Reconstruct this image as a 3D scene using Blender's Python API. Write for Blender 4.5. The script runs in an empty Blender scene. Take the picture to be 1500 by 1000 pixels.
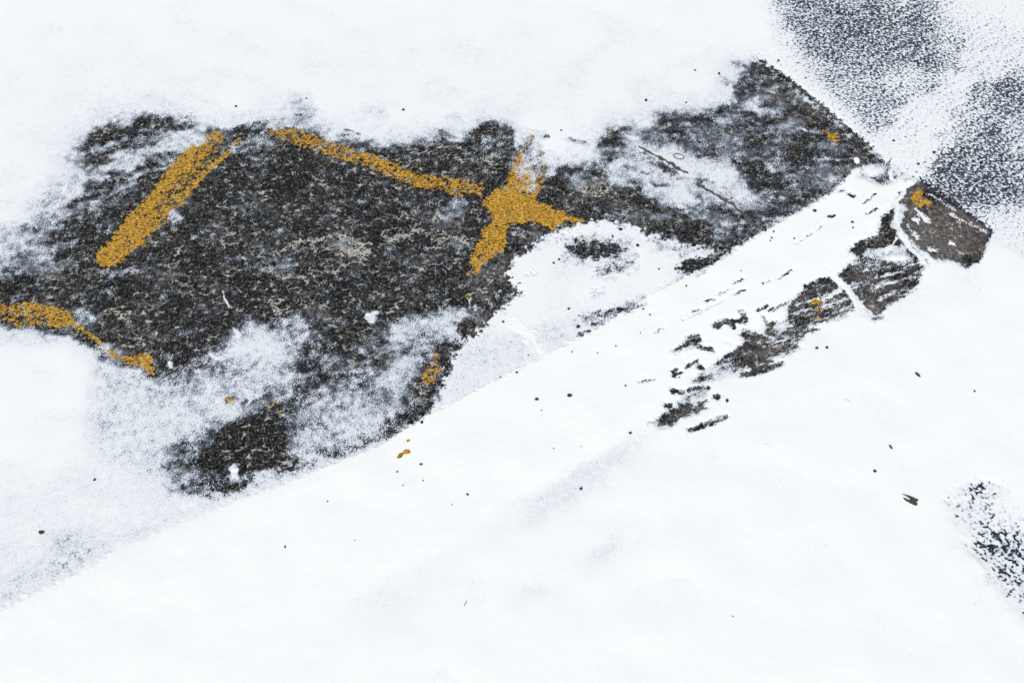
import bpy, bmesh, math, random
import numpy as np
from mathutils import Vector, noise as mnoise

sc = bpy.context.scene
COL = sc.collection
R = math.radians

# ------------------------------------------------------------------ camera
PITCH = R(50); FPX = 2083.0; DIST = 4.6
CAM_H = DIST*math.sin(PITCH); CAM_Y = -DIST*math.cos(PITCH)
cam = bpy.data.cameras.new("camera"); co = bpy.data.objects.new("camera", cam); COL.objects.link(co)
co.location = (0, CAM_Y, CAM_H); co.rotation_euler = (R(90)-PITCH, 0, 0)
cam.lens = 50; cam.sensor_width = 36; cam.clip_end = 500; cam.clip_start = 0.05
sc.camera = co

# ------------------------------------------------------------------ light: flat overcast daylight
SUN_EL, SUN_AZ = R(50), R(205)          # soft light from behind the far left
w = bpy.data.worlds.new("World"); sc.world = w; w.use_nodes = True
nt = w.node_tree; nt.nodes.clear()
sky = nt.nodes.new('ShaderNodeTexSky'); sky.sky_type = 'NISHITA'; sky.sun_disc = False
sky.sun_elevation = SUN_EL; sky.sun_rotation = SUN_AZ; sky.air_density = 1.0; sky.dust_density = 4.0; sky.ozone_density = 1.0
bg = nt.nodes.new('ShaderNodeBackground'); bg.inputs[1].default_value = 0.10
ow = nt.nodes.new('ShaderNodeOutputWorld')
nt.links.new(sky.outputs[0], bg.inputs[0]); nt.links.new(bg.outputs[0], ow.inputs[0])
sl = bpy.data.lights.new("sun", 'SUN'); sl.energy = 1.5; sl.angle = R(35); sl.color = (1, 0.985, 0.93)
so = bpy.data.objects.new("sun", sl); COL.objects.link(so)
sd = Vector((math.sin(SUN_AZ)*math.cos(SUN_EL), math.cos(SUN_AZ)*math.cos(SUN_EL), math.sin(SUN_EL)))
so.rotation_euler = sd.to_track_quat('Z', 'Y').to_euler()
sc.view_settings.view_transform = 'Standard'; sc.view_settings.look = 'None'
sc.view_settings.exposure = 0.27; sc.view_settings.gamma = 1.0

# ------------------------------------------------------------------ plan coordinates <-> ground
# The plan of the pavement is written in drawing units (1500 x 1000); at() gives metres on the ground.
CP, SP = math.cos(PITCH), math.sin(PITCH)
def at(u, v, z=0.0):
    a = (u-750)/FPX; b = -(v-500)/FPX
    dy = b*SP+CP; dz = b*CP-SP
    t = (z-CAM_H)/dz
    return Vector((a*t, CAM_Y+dy*t, z))
def plan(X, Y):
    y = Y-CAM_Y
    dep = y*CP + CAM_H*SP
    up = y*SP - CAM_H*CP
    return 750+FPX*X/dep, 500-FPX*up/dep

X0, X1, Y0, Y1 = -2.36, 2.36, -1.42, 2.06
DX, DY = 0.0021, 0.0025
NX = int((X1-X0)/DX)//2*2; NY = int((Y1-Y0)/DY)//2*2
xs = X0+np.arange(NX)*DX; ys = Y0+np.arange(NY)*DY
GX, GY = np.meshgrid(xs.astype(np.float32), ys.astype(np.float32))
U, V = plan(GX, GY)
rng = np.random.default_rng(11)

# ------------------------------------------------------------------ band-limited noise, in metres
FX = np.fft.rfftfreq(NX, DX)[None, :].astype(np.float32); FY = np.fft.fftfreq(NY, DY)[:, None].astype(np.float32)
def bp(lam, wd=0.35, ax=1.0, ang=0.0):
    """unit-variance noise of wavelength lam; features stretched ax times along direction ang (degrees)"""
    c, s = math.cos(R(ang)), math.sin(R(ang))
    f = np.sqrt(((FX*c+FY*s)*ax)**2+(-FX*s+FY*c)**2)+1e-6
    A = np.exp(-(np.log(f*lam))**2/(2*wd*wd))
    n = np.fft.irfft2(np.fft.rfft2(rng.standard_normal((NY, NX)).astype(np.float32))*A, s=(NY, NX))
    return (n/n.std()).astype(np.float32)
def unit(a): return (a-a.mean())/a.std()

# ------------------------------------------------------------------ drawing masks on the plan
PW, PH, PM = 1740, 1240, 120
def blur1(a, r):
    k = int(max(1, math.ceil(r*2.6))); x = np.arange(-k, k+1); g = np.exp(-x*x/(2*r*r)); g /= g.sum(); g = g.astype(np.float32)
    for axis in (0, 1):
        b = np.zeros_like(a)
        for i, wt in zip(x, g):
            b += wt*np.roll(a, i, axis=axis)
        a = b
    return a
def poly_mask(pts, blur):
    P = np.array(pts, float)+PM
    pad = int(blur*3+3)
    x0 = int(max(0, P[:, 0].min()-pad)); x1 = int(min(PW, P[:, 0].max()+pad)); y0 = int(max(0, P[:, 1].min()-pad)); y1 = int(min(PH, P[:, 1].max()+pad))
    yy, xx = np.mgrid[y0:y1, x0:x1].astype(np.float32); m = np.zeros(yy.shape, bool)
    for i in range(len(P)):
        (ax, ay), (bx, by) = P[i], P[i-1]
        if ay == by: continue
        m ^= ((yy < ay) != (yy < by)) & (xx < (bx-ax)*(yy-ay)/(by-ay)+ax)
    m = m.astype(np.float32)
    return (slice(y0, y1), slice(x0, x1)), (blur_fast(m, blur) if blur > 0 else m)
def blur_fast(m, r):
    if r > 5:                       # three box passes
        k = int(r*0.95)
        for _ in range(3):
            for axis in (0, 1):
                c = np.cumsum(np.pad(m, [(k+1, k) if a == axis else (0, 0) for a in (0, 1)], mode='edge'), axis=axis, dtype=np.float64)
                n = m.shape[axis]
                hi = np.take(c, np.arange(2*k+1, 2*k+1+n), axis=axis); lo = np.take(c, np.arange(0, n), axis=axis)
                m = ((hi-lo)/(2*k+1)).astype(np.float32)
        return m
    return blur1(m, r)
def stroke_mask(pts, wd, blur):
    P = np.array(pts, float)+PM
    wds = wd if isinstance(wd, (list, tuple)) else [wd]*len(P)
    pad = int(blur*3+max(wds)+3)
    x0 = int(max(0, P[:, 0].min()-pad)); x1 = int(min(PW, P[:, 0].max()+pad)); y0 = int(max(0, P[:, 1].min()-pad)); y1 = int(min(PH, P[:, 1].max()+pad))
    yy, xx = np.mgrid[y0:y1, x0:x1].astype(np.float32); m = np.zeros(yy.shape, np.float32)
    for i in range(len(P)-1):
        ax, ay = P[i]; bx, by = P[i+1]; dx, dy = bx-ax, by-ay
        t = np.clip(((xx-ax)*dx+(yy-ay)*dy)/(dx*dx+dy*dy+1e-6), 0, 1)
        d = np.hypot(xx-ax-t*dx, yy-ay-t*dy); ww = (wds[i]*(1-t)+wds[i+1]*t)/2
        m = np.maximum(m, np.clip(ww-d+0.5, 0, 1))
    return (slice(y0, y1), slice(x0, x1)), (blur_fast(m, blur) if blur > 0 else m)
def P(ras, pts, val, blur=4, k=1.0):
    s, m = poly_mask(pts, blur); ras[s] += (val-ras[s])*m*k
def S(ras, pts, wd, val, blur=2, k=1.0):
    s, m = stroke_mask(pts, wd, blur); ras[s] += (val-ras[s])*m*k
def sample(ras, u, v):
    x = np.clip(u+PM, 0, PW-1.01); y = np.clip(v+PM, 0, PH-1.01)
    xi = x.astype(np.int32); yi = y.astype(np.int32); fx = x-xi; fy = y-yi
    return (ras[yi, xi]*(1-fx)*(1-fy)+ras[yi, xi+1]*fx*(1-fy)+ras[yi+1, xi]*(1-fx)*fy+ras[yi+1, xi+1]*fx*fy).astype(np.float32)
def blank(v): return np.full((PH, PW), v, np.float32)

#%%PLAN
# ------------------------------------------------------------------ snow level, in units of the pavement's roughness
A = blank(3.3)
MAIN = [(-60,400),(15,385),(60,322),(95,300),(112,255),(112,212),(150,185),(220,168),(275,176),(297,193),(350,190),(400,182),(432,176),(470,197),
        (520,207),(560,214),(620,206),(680,197),(705,182),(735,178),(755,190),(748,215),(765,235),(800,262),(845,242),(880,250),(885,225),(872,205),(900,188),(955,185),
        (975,166),(1055,168),(1078,140),(1070,110),(1112,86),(1150,112),(1210,162),(1280,222),(1240,262),(1105,345),(1060,378),(975,352),
        (885,325),(815,337),(760,377),(757,430),(715,477),(665,517),(640,590),(560,648),(430,700),(330,728),(268,716),(228,690),(270,650),
        (330,612),(395,600),(300,560),(225,552),(160,522),(128,488),(60,487),(0,478),(-60,480)]
P(A, [(0,700),(150,640),(300,560),(440,560),(640,600),(430,705),(250,785),(130,835),(0,895),(-60,920),(-60,700)], 2.7, 30)
P(A, [(40,60),(700,40),(1080,60),(1080,160),(900,200),(600,190),(300,165),(60,300),(-60,400),(-60,200)], 2.9, 40)
P(A, [(300,1100),(700,800),(960,650),(1200,520),(1400,420),(1700,350),(1700,1300),(300,1300)], 3.8, 40)
P(A, MAIN, 0.9, 26)
P(A, MAIN, -1.65, 8)
# upper left streaks of blown snow
P(A, [(40,330),(95,250),(118,205),(135,250),(110,300),(60,345),(20,380),(0,370)], 0.7, 12)
S(A, [(105,272),(180,238),(235,216),(292,197)], [26,20,17,12], 0.9, 5)
S(A, [(135,218),(200,208),(255,196)], 8, 0.0, 4)
S(A, [(118,305),(170,272),(235,243),(275,212)], 9, 0.1, 4)
S(A, [(60,345),(110,325),(165,300),(200,272)], 9, 0.1, 5)
P(A, [(40,320),(25,332),(60,327),(80,335),(35,345)], -0.6, 5)
S(A, [(145,168),(160,167)], 4, -0.3, 3)
S(A, [(0,345),(60,360),(90,372)], 20, 0.1, 9)
S(A, [(0,400),(70,385),(105,350)], 20, 0.1, 9)
P(A, [(100,440),(130,445),(150,470),(125,478),(105,465)], 0.4, 6)
S(A, [(115,430),(155,412),(190,390)], 12, -0.4, 6)
S(A, [(60,300),(120,262),(190,236),(240,214),(294,198)], [18,22,18,14,8], 1.15, 5)
S(A, [(70,330),(130,300),(190,268),(250,236)], 6, 0.5, 3)
S(A, [(120,232),(180,205),(240,190)], 6, 0.3, 4)
# blown snow inside the bare patch
S(A, [(243,315),(262,320)], 9, 0.9, 4)
P(A, [(355,190),(395,198),(400,225),(360,235),(345,215)], -0.2, 8)
P(A, [(420,165),(432,140),(450,150),(460,180),(440,190)], 0.6, 9)
P(A, [(535,160),(560,155),(570,170),(545,178)], 1.5, 7)
S(A, [(505,192),(528,198)], [4,6], -1.2, 2); S(A, [(492,206),(503,208)], 6, -1.0, 2)
S(A, [(662,171),(676,172)], 4, 0.2, 3)
P(A, [(590,300),(640,288),(700,295),(690,315),(620,318)], -0.3, 10)
S(A, [(618,305),(650,310)], 9, -1.8, 5)
S(A, [(330,330),(345,300),(370,330)], 12, -0.7, 8)
S(A, [(360,390),(425,385)], 18, -0.6, 7); S(A, [(455,370),(485,400)], 14, -0.8, 8)
S(A, [(575,370),(600,392)], 15, -0.5, 7)
P(A, [(420,160),(470,190),(430,195)], 0.5, 9)
P(A, [(760,195),(790,195),(800,230),(770,245),(750,225)], 1.6, 6)
P(A, [(745,270),(790,235),(800,250),(790,285)], 0.2, 8)
P(A, [(700,200),(745,200),(745,240),(720,232)], -0.2, 9)
# lower veils
P(A, [(155,522),(240,548),(325,515),(350,480),(400,482),(437,468),(465,500),(448,532),(432,575),(400,603),(330,608),(290,652),(230,690),(170,660),(140,580)], 1.0, 13)
P(A, [(150,560),(250,590),(280,650),(200,680),(120,640)], 1.9, 18)
S(A, [(60,474),(110,484),(160,519),(228,547)], [10,12,16,14], -1.1, 4)
P(A, [(352,484),(398,484),(404,515),(370,536),(335,528)], 1.9, 8)
P(A, [(418,478),(440,468),(455,486),(440,500)], 1.3, 8)
P(A, [(232,525),(290,520),(330,525),(300,545),(240,552)], -0.7, 7)
P(A, [(440,500),(520,515),(560,490),(545,560),(480,585),(435,575)], -0.75, 12)
P(A, [(562,484),(612,462),(672,444),(692,463),(668,497),(600,512),(572,512)], 1.35, 7)
P(A, [(545,545),(600,515),(650,500),(640,520),(610,555),(600,590),(560,640),(430,690),(425,610),(470,575)], 1.0, 12)
P(A, [(480,590),(560,600),(590,570),(560,555),(520,560)], 0.3, 10)
S(A, [(560,512),(610,505),(640,495)], 10, 0.6, 6)
S(A, [(585,520),(625,512),(650,508)], 12, -0.6, 5)
P(A, [(600,560),(650,508),(670,492),(690,470),(700,480),(672,515),(652,560),(625,585),(590,600)], -1.3, 6)
P(A, [(575,605),(605,590),(618,600),(600,630),(575,640),(560,630)], -0.3, 6)
P(A, [(226,692),(268,655),(320,622),(352,603),(412,598),(424,640),(420,690),(380,700),(330,700),(292,716),(262,712)], -0.5, 11)
P(A, [(295,660),(335,620),(410,604),(420,640),(415,685),(370,690),(330,692),(300,680)], -2.4, 5)
P(A, [(372,580),(395,572),(412,590),(412,612),(380,612)], -0.6, 5)
S(A, [(335,696),(420,698),(470,680)], 14, 0.8, 6)
S(A, [(270,742),(282,735)], 9, 3.6, 4)
# dust down to the wheel track, lower left
S(A, [(5,880),(60,850),(150,815)], 42, 1.5, 15)
P(A, [(75,800),(115,785),(130,810),(95,845),(70,840)], 0.9, 14)
S(A, [(190,800),(300,755),(400,712)], 30, 1.9, 12)
S(A, [(198,720),(212,718)], 8, 1.1, 5)
# right of the crossing: broken snow
P(A, [(960,180),(1060,170),(1110,190),(1130,230),(1060,245),(980,220)], -0.55, 12)
P(A, [(1075,110),(1110,95),(1160,140),(1120,170),(1085,150)], -0.6, 10)
P(A, [(1060,180),(1120,120),(1180,180),(1260,230),(1200,290),(1120,320),(1110,260)], -0.95, 14)
P(A, [(1098,145),(1125,160),(1118,168),(1092,158)], 2.0, 4)
P(A, [(880,262),(905,205),(925,198),(975,212),(1030,232),(1078,252),(1112,285),(1128,315),(1110,310),(1080,305),(1030,295),(985,300),(950,285),(915,268)], 1.15, 7)
P(A, [(930,212),(985,222),(1020,250),(1000,262),(950,232)], 2.2, 6)
P(A, [(930,275),(960,262),(1020,275),(1060,295),(1000,300)], 1.9, 7)
P(A, [(1010,245),(1060,238),(1080,265),(1045,275)], 2.1, 7)
S(A, [(922,203),(932,208)], 9, 1.9, 4)
S(A, [(925,250),(945,256)], 6, -1.4, 3); S(A, [(955,238),(985,250)], [6,11], -1.5, 3); S(A, [(960,262),(975,272)], 7, -1.0, 4)
S(A, [(838,204),(850,208)], 6, -1.0, 2); S(A, [(855,210),(862,211)], 6, 0.4, 3)
P(A, [(1000,305),(1090,320),(1100,340),(1040,335)], 0.1, 8)
P(A, [(1095,310),(1150,320),(1110,342)], -0.3, 7)
P(A, [(1040,170),(1075,175),(1060,185)], 0.8, 7)
P(A, [(800,250),(850,238),(880,262),(850,275)], -0.7, 10)
S(A, [(893,312),(925,318)], 6, 0.4, 3); S(A, [(1000,308),(1035,318)], 6, 0.4, 3)
S(A, [(543,460),(552,461)], 8, 2.4, 2)
for (a, b, r) in [(249,531,9),(344,688,20),(336,688,12),(350,693,12),(605,240,5),(458,370,4),(652,395,5),(1165,190,7),(322,525,14),(335,520,9),(480,330,4),(700,452,6),(688,447,7),(300,503,5),(232,492,6),(255,501,6)]:
    S(A, [(a-r*0.2,b),(a+r*0.2,b)], r*0.65, 2.2, 1.4)
S(A, [(325,425),(331,437),(334,452)], [1.5,1.5,2], 1.2, 0.9, 0.9); S(A, [(343,478),(347,494)], 2, 1, 1.2)
for a, b, c_, d in [(1020,280,1040,292),(1048,282,1062,296),(1072,296,1086,318),(1000,262,985,262),(968,240,990,254),(1026,262,1036,268),(1088,322,1106,340),(945,222,955,236)]:
    S(A, [(a,b),(c_,d)], 6, -0.9, 2.5)
for a, b, q in [(338,586,9),(360,589,8),(390,593,9),(403,592,9),(410,605,8),(268,562,7),(795,203,9),(775,227,9),(812,227,6),(795,223,6),(797,250,10),(305,537,5)]:
    S(A, [(a-2,b),(a+2,b)], q, -1.0, 2)
# asphalt, upper right
P(A, [(1100,-100),(1700,-100),(1700,330),(1450,335),(1350,270),(1290,215),(1200,140)], 1.6, 16)
P(A, [(1400,-100),(1700,-100),(1700,60),(1500,50)], 2.6, 18)
P(A, [(1118,-60),(1380,-60),(1370,0),(1385,20),(1418,45),(1424,80),(1405,110),(1375,130),(1340,150),(1320,178),(1290,200),(1262,190),(1225,150),(1180,98),(1150,45)], 0.6, 14)
P(A, [(1140,0),(1320,0),(1360,35),(1380,70),(1300,95),(1200,90),(1165,50)], -0.1, 18)
P(A, [(1250,60),(1420,60),(1410,100),(1340,120),(1250,110)], 0.15, 14)
P(A, [(1245,140),(1340,130),(1320,180),(1290,196)], 0.5, 8)
P(A, [(1290,110),(1345,100),(1360,125),(1320,135)], 1.4, 8)
P(A, [(1345,278),(1360,235),(1400,195),(1440,130),(1500,95),(1600,60),(1600,330),(1500,312),(1470,305),(1445,322),(1400,305)], 0.05, 9)
P(A, [(1355,270),(1375,240),(1440,225),(1460,260),(1445,310),(1400,300)], -0.15, 12)
P(A, [(1400,110),(1500,95),(1560,110),(1560,160),(1440,160)], 0.0, 10)
P(A, [(1370,150),(1440,140),(1450,175),(1400,200),(1360,180)], 0.8, 10)
P(A, [(1470,170),(1540,150),(1540,230),(1480,240)], 0.9, 10)
P(A, [(1275,205),(1330,165),(1380,140),(1395,165),(1370,215),(1350,255),(1310,250)], 2.55, 5)
S(A, [(1330,190),(1400,125),(1440,100),(1500,70)], [50,34,30,30], 2.1, 6)
P(A, [(1395,30),(1500,30),(1560,60),(1500,100),(1430,110),(1410,80)], 1.75, 12)
P(A, [(1380,-60),(1600,-60),(1600,20),(1480,40),(1400,20)], 2.6, 14)
P(A, [(1445,325),(1480,310),(1600,330),(1600,400),(1500,370),(1460,350)], 1.9, 10)
# asphalt, lower right
P(A, [(1385,745),(1398,722),(1425,702),(1450,698),(1470,728),(1495,765),(1600,790),(1600,960),(1490,890),(1460,860),(1430,810),(1405,770)], 1.4, 15)
P(A, [(1425,800),(1450,770),(1480,780),(1600,800),(1600,900),(1480,880),(1450,840)], 0.8, 10)
P(A, [(1452,775),(1490,790),(1480,810),(1455,795)], 0.2, 8)
S(A, [(1428,722),(1436,710)], [12,12], -0.6, 3); S(A, [(1402,733),(1418,735)], 5, 0.2, 2.5); S(A, [(1436,706),(1452,706),(1462,720)], 4, 0.6, 2.5); S(A, [(1390,730),(1396,728)], 5, 0.4, 2); S(A, [(1430,785),(1437,795)], 9, 0.2, 3)
# thin streaks in the lower centre
P(A, [(760,745),(820,690),(900,640),(960,630),(900,700),(850,740),(800,765),(740,790),(690,800)], 2.32, 20)
P(A, [(740,880),(780,850),(850,845),(800,870),(750,890)], 2.1, 14)
P(A, [(840,830),(880,800),(930,780),(900,820),(860,840)], 2.2, 16)
P(A, [(870,800),(900,785),(915,800),(890,820)], 2.2, 12)
P(A, [(500,900),(620,810),(700,770),(640,880),(560,930)], 2.8, 25)

# crisp layer: trodden shelf, wheel track, and bare windows scraped in them
B = A.copy()
SHELF = [(815,337),(840,333),(850,328),(885,322),(905,328),(932,333),(955,346),(978,352),(1000,356),(1030,364),(1062,372),(1100,352),(1100,420),(900,520),(640,620),
         (625,612),(648,585),(652,560),(662,535),(668,516),(690,496),(700,486),(717,476),(722,460),(740,452),(755,436),(757,425),(745,408),(748,390),(762,374),(790,360),(798,348)]
P(B, SHELF, 2.9, 2.0)
P(B, [(700,500),(760,480),(790,520),(700,570),(650,590),(655,560)], 2.3, 10)
P(B, [(780,480),(850,470),(850,500),(780,520)], 2.25, 10)
S(B, [(752,470),(775,492),(795,515)], 10, 3.6, 5)
P(B, [(672,520),(700,500),(712,505),(690,525)], 1.9, 5)
P(B, [(822,366),(840,352),(870,346),(905,355),(925,368),(918,378),(880,378),(855,385),(835,375)], -0.2, 5)
P(B, [(840,362),(870,352),(915,365),(900,374),(850,376)], -1.4, 3)
P(B, [(876,400),(890,386),(930,386),(932,392),(905,398),(885,406)], 0.2, 4)
P(B, [(992,392),(1005,380),(1035,376),(1058,380),(1030,398),(1010,404),(995,398)], -1.7, 2.5)
S(B, [(1042,378),(1065,372)], 9, -0.8, 2.5); S(B, [(960,362),(975,362)], 5, 0.0, 2.5); S(B, [(990,364),(1006,372)], 9, 0.4, 3); S(B, [(1030,362),(1045,368)], 8, 0.2, 3)
S(B, [(910,350),(925,352)], 6, 0.6, 3); S(B, [(850,345),(858,348)], 5, 0.0, 2); S(B, [(975,424),(985,418)], 6, 0.4, 3); S(B, [(990,410),(1004,405)], 6, 0.2, 3)
S(B, [(853,467),(880,461),(920,450),(945,442)], [7,9,12,14], -0.9, 3); S(B, [(848,491),(880,482)], [5,9], -1.5, 1.6); S(B, [(868,476),(895,468)], 7, -0.8, 2)
S(B, [(785,487),(830,478),(855,470)], 4, 1.2, 3)
S(B, [(752,425),(765,430)], 4, 0, 1.5)
# wheel track
EDGE = [(-120,945),(0,897),(60,868),(130,832),(250,777),(370,727),(480,682),(560,650),(600,625),(640,603),(700,571),(800,521),(880,478),(960,428),(1060,380),
         (1110,345),(1180,306),(1222,282),(1252,248),(1290,240),(1330,262),(1352,272)]
LOW = [(1352,272),(1310,300),(1270,352),(1210,398),(1160,438),(1100,478),(1000,560),(900,640),(700,760),(500,880),(300,1000),(-100,1300)]
def full(pts, bl):
    f = blank(0); q, m = poly_mask(pts, bl); f[q] = m; return f
uu = np.clip((np.arange(PW)-PM-430)/200, 0, 1)[None, :].astype(np.float32)
up_pts = EDGE+[(1352,1500),(-120,1500)]; lo_pts = LOW+[(-120,1300),(-120,-100),(1352,-100)]
s_ = (slice(0, PH), slice(0, PW))
mk = (full(up_pts, 1.4)*uu+full(up_pts, 11)*(1-uu)) * (full(lo_pts, 9)*uu+full(lo_pts, 34)*(1-uu))
B[s_] = B[s_]*(1-mk)+np.maximum(B[s_], 4.8)*mk
TR = blank(0); TR[s_] = mk
# grit lines and scraped streaks along the track (upper right)
for pts, wd, vl in [([(1075,415),(1088,409)],3,0.2),([(1052,432),(1068,424)],2,0.6),([(1035,441),(1046,438)],3,0.2),([(1075,432),(1090,425)],3,0.8),([(1015,457),(1024,453)],3,0.5),
        ([(960,486),(972,481)],2,0.8),([(1270,314),(1284,306)],4,0.2),([(1215,318),(1222,316)],4,0.2),([(1165,358),(1205,331)],1.6,1.6),([(1142,408),(1160,395)],3,0.6),
        ([(1230,280),(1238,278)],5,1.0),([(1243,285),(1252,288)],5,0.6),([(1265,298),(1282,284)],2.5,1.0),([(1120,415),(1128,410)],2,1.2),([(1000,470),(1060,440)],1.5,2.2),([(935,560),(960,555)],3,2.0),([(950,620),(975,612)],2,2.0),
        ([(1110,455),(1125,447)],4,0.4),([(1118,463),(1122,472)],3,0.4),([(1128,455),(1160,440),(1180,438)],4,0.9),([(1180,420),(1200,412),(1222,408)],6,-0.4)]:
    S(B, pts, np.add(wd, 0.6).tolist(), vl-2.0, 0.8)
# scraped windows
W = [([(985,512),(998,505),(1007,492),(1022,488),(1028,500),(1020,508),(1005,510),(992,516)],-0.9),
     ([(1063,521),(1080,512),(1093,503),(1085,487),(1100,484),(1118,494),(1135,499),(1142,488),(1155,498),(1168,508),(1150,518),(1125,524),(1100,538),(1095,532),(1075,528)],-1.9),
     ([(1120,480),(1132,470),(1145,478),(1140,488),(1126,490)],-1.0),
     ([(962,617),(972,606),(1000,591),(1022,588),(1034,598),(1018,605),(995,612),(985,622),(968,625)],-1.5),
     ([(1042,538),(1055,527),(1068,530),(1066,536)],-1.5),([(1014,558),(1030,545),(1052,546),(1042,556),(1022,560)],-1.5),
     ([(1158,450),(1172,432),(1205,412),(1240,400),(1258,410),(1268,430),(1250,446),(1215,462),(1180,478),(1160,470)],-1.7),
     ([(1238,398),(1265,380),(1325,390),(1345,402),(1335,425),(1300,445),(1285,460),(1270,455),(1250,420)],-1.7),
     ([(1307,304),(1312,330),(1318,358),(1290,366),(1262,374),(1245,365),(1262,352),(1285,344),(1290,322)],-2.0),
     ([(1322,285),(1340,278),(1352,270),(1378,288),(1410,310),(1448,337),(1443,346),(1430,377),(1412,388),(1395,378),(1372,376),(1352,362),(1336,350),(1322,330),(1318,300)],-2.6),
     ([(1320,350),(1335,360),(1360,384),(1352,382),(1330,374),(1318,362)],-1.6),
     ([(1330,380),(1360,385),(1345,400),(1320,392)],-0.3)]
for pts, vl in W:
    c_ = np.mean(pts, axis=0); P(B, [tuple(np.array(q)+(np.array(q)-c_)*0.10) for q in pts], vl+0.1, 2.2)
for pts, wd, vl in [([(1050,477),(1058,472)],10,-1),([(1064,468),(1076,480)],5,-0.8),([(1068,471),(1092,470)],6,-0.8),([(1086,456),(1092,468)],6,-0.6),([(1024,508),(1045,513)],5,-0.2),
        ([(1005,538),(1022,528)],4,-1.4),([(988,550),(998,545)],5,-1.2),([(1022,536),(1030,540)],4,-0.6),([(986,545),(990,540)],4,-0.6),([(1010,570),(1036,568)],5,-1.2),([(985,572),(1000,575)],6,-1.0),
        ([(1086,549),(1110,546),(1146,532)],5,-1.6),([(1072,542),(1086,538)],8,-0.8),([(1105,540),(1130,528)],6,-1.0),([(1046,581),(1054,581)],5,-1.2),
        ([(1010,630),(1040,620),(1064,610)],[5,6,4],-0.9),([(1036,617),(1066,608)],2.5,0.4),([(1170,487),(1200,482)],3,0.0),([(1160,478),(1215,466),(1250,450)],6,-0.4),([(1280,468),(1292,464)],4,0.0),
        ([(975,594),(982,594)],5,-0.2),([(1028,590),(1036,586)],4,-0.4),([(905,330),(906,330)],2,0)]:
    S(B, pts, np.add(wd, 2.2).tolist(), vl-0.5, 1.0)
for pts, wd, vl in [([(815,352),(835,347)],4,0.6),([(925,372),(935,378)],5,0.2),([(905,384),(925,381)],6,-0.6),([(880,392),(870,402)],5,0.4),([(830,378),(820,384)],5,0.8),([(785,398),(780,402)],3,0.4),
        ([(915,458),(948,443)],4,-1.2),([(820,480),(860,470)],3,1.0),([(870,430),(885,426)],6,1.6),([(1020,404),(1035,396)],4,0),([(955,352),(972,358)],3,0.3),([(1000,360),(1020,368)],3,0.2),([(760,428),(754,418)],3,-0.5),([(700,520),(740,505)],10,1.9),([(790,500),(830,492)],8,2.0)]:
    S(B, pts, wd, vl, 1.6)
for pts, vl in [([(1118,500),(1135,478),(1165,462),(1185,478),(1172,500),(1150,512)], -0.5), ([(1030,550),(1050,528),(1075,522),(1100,535),(1080,546),(1045,556)], 0.3), ([(985,592),(1020,568),(1040,560),(1035,580),(1010,590)], 1.0),([(1235,395),(1262,372),(1300,368),(1290,385),(1250,392)],0.4)]: P(B, pts, vl, 3)
# snow lying in the scraped windows
for pts, wd, vl in [([(1208,390),(1222,400),(1238,418),(1252,440),(1268,460)],[3,4,6,9,9],3.0),([(1312,306),(1314,340),(1332,364),(1356,384)],2,3.1),([(1300,308),(1325,282)],5,2.9),
        ([(1312,330),(1322,305)],14,1.3),([(1270,372),(1322,366)],[10,16],1.5),([(1340,306),(1358,322)],[4,9],2.9),([(1338,320),(1345,324)],6,3.2),([(1230,425),(1205,440)],[8,4],3.2),
        ([(1170,446),(1200,436),(1222,428)],4,2.0),([(1160,460),(1200,450),(1240,438)],4,2.0),([(1285,405),(1325,398)],4,1.8),([(1275,420),(1310,412),(1340,405)],4,1.6),([(1262,398),(1300,390)],3,1.4),
        ([(1285,440),(1310,428)],4,1.6),([(1392,355),(1397,357)],6,2.9),([(1360,365),(1372,368)],5,2.6),([(1060,500),(1075,505)],4,3),([(1392,314),(1445,340)],3,2.9),([(1352,278),(1376,293),(1400,308)],2.5,3.0),
        ([(1215,470),(1240,462)],5,1.8),([(1330,330),(1345,350)],6,0.8)]:
    S(B, pts, wd, vl, 1.0)
S(A, [(345,189),(375,187),(400,184)], 9, -0.9, 3); S(B, [(345,189),(375,187),(400,184)], 9, -0.9, 3)
for R_ in (A, B):
    S(R_, [(773,200),(762,222),(752,248)], [7,11,14], -0.9, 3); P(R_, [(765,225),(795,232),(800,262),(780,285),(750,270)], 0.2, 6)
# the corner crossed by the track
P(B, [(1255,262),(1262,245),(1275,240),(1290,246),(1300,240),(1318,258),(1312,268),(1290,272),(1270,262)], -0.5, 3)
P(B, [(1262,252),(1272,239),(1297,240),(1296,252),(1280,260)], 3.1, 2)
P(B, [(1250,235),(1258,225),(1285,225),(1300,240),(1290,246),(1265,238)], -0.8, 3)
S(B, [(1322,258),(1328,262)], 10, 0.6, 2.5)
P(B, [(1346,268),(1358,265),(1362,284),(1352,280)], -2.2, 1.2)
# snow banked along the slab edge
S(B, [(1128,85),(1165,118),(1210,150),(1240,178),(1272,208)], [26,22,18,15,8], 2.75, 6, 0.9)
S(B, [(1110,88),(1150,112),(1210,160),(1250,195),(1278,218)], [6,5,5,5,4], -1.6, 1.6)

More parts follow.
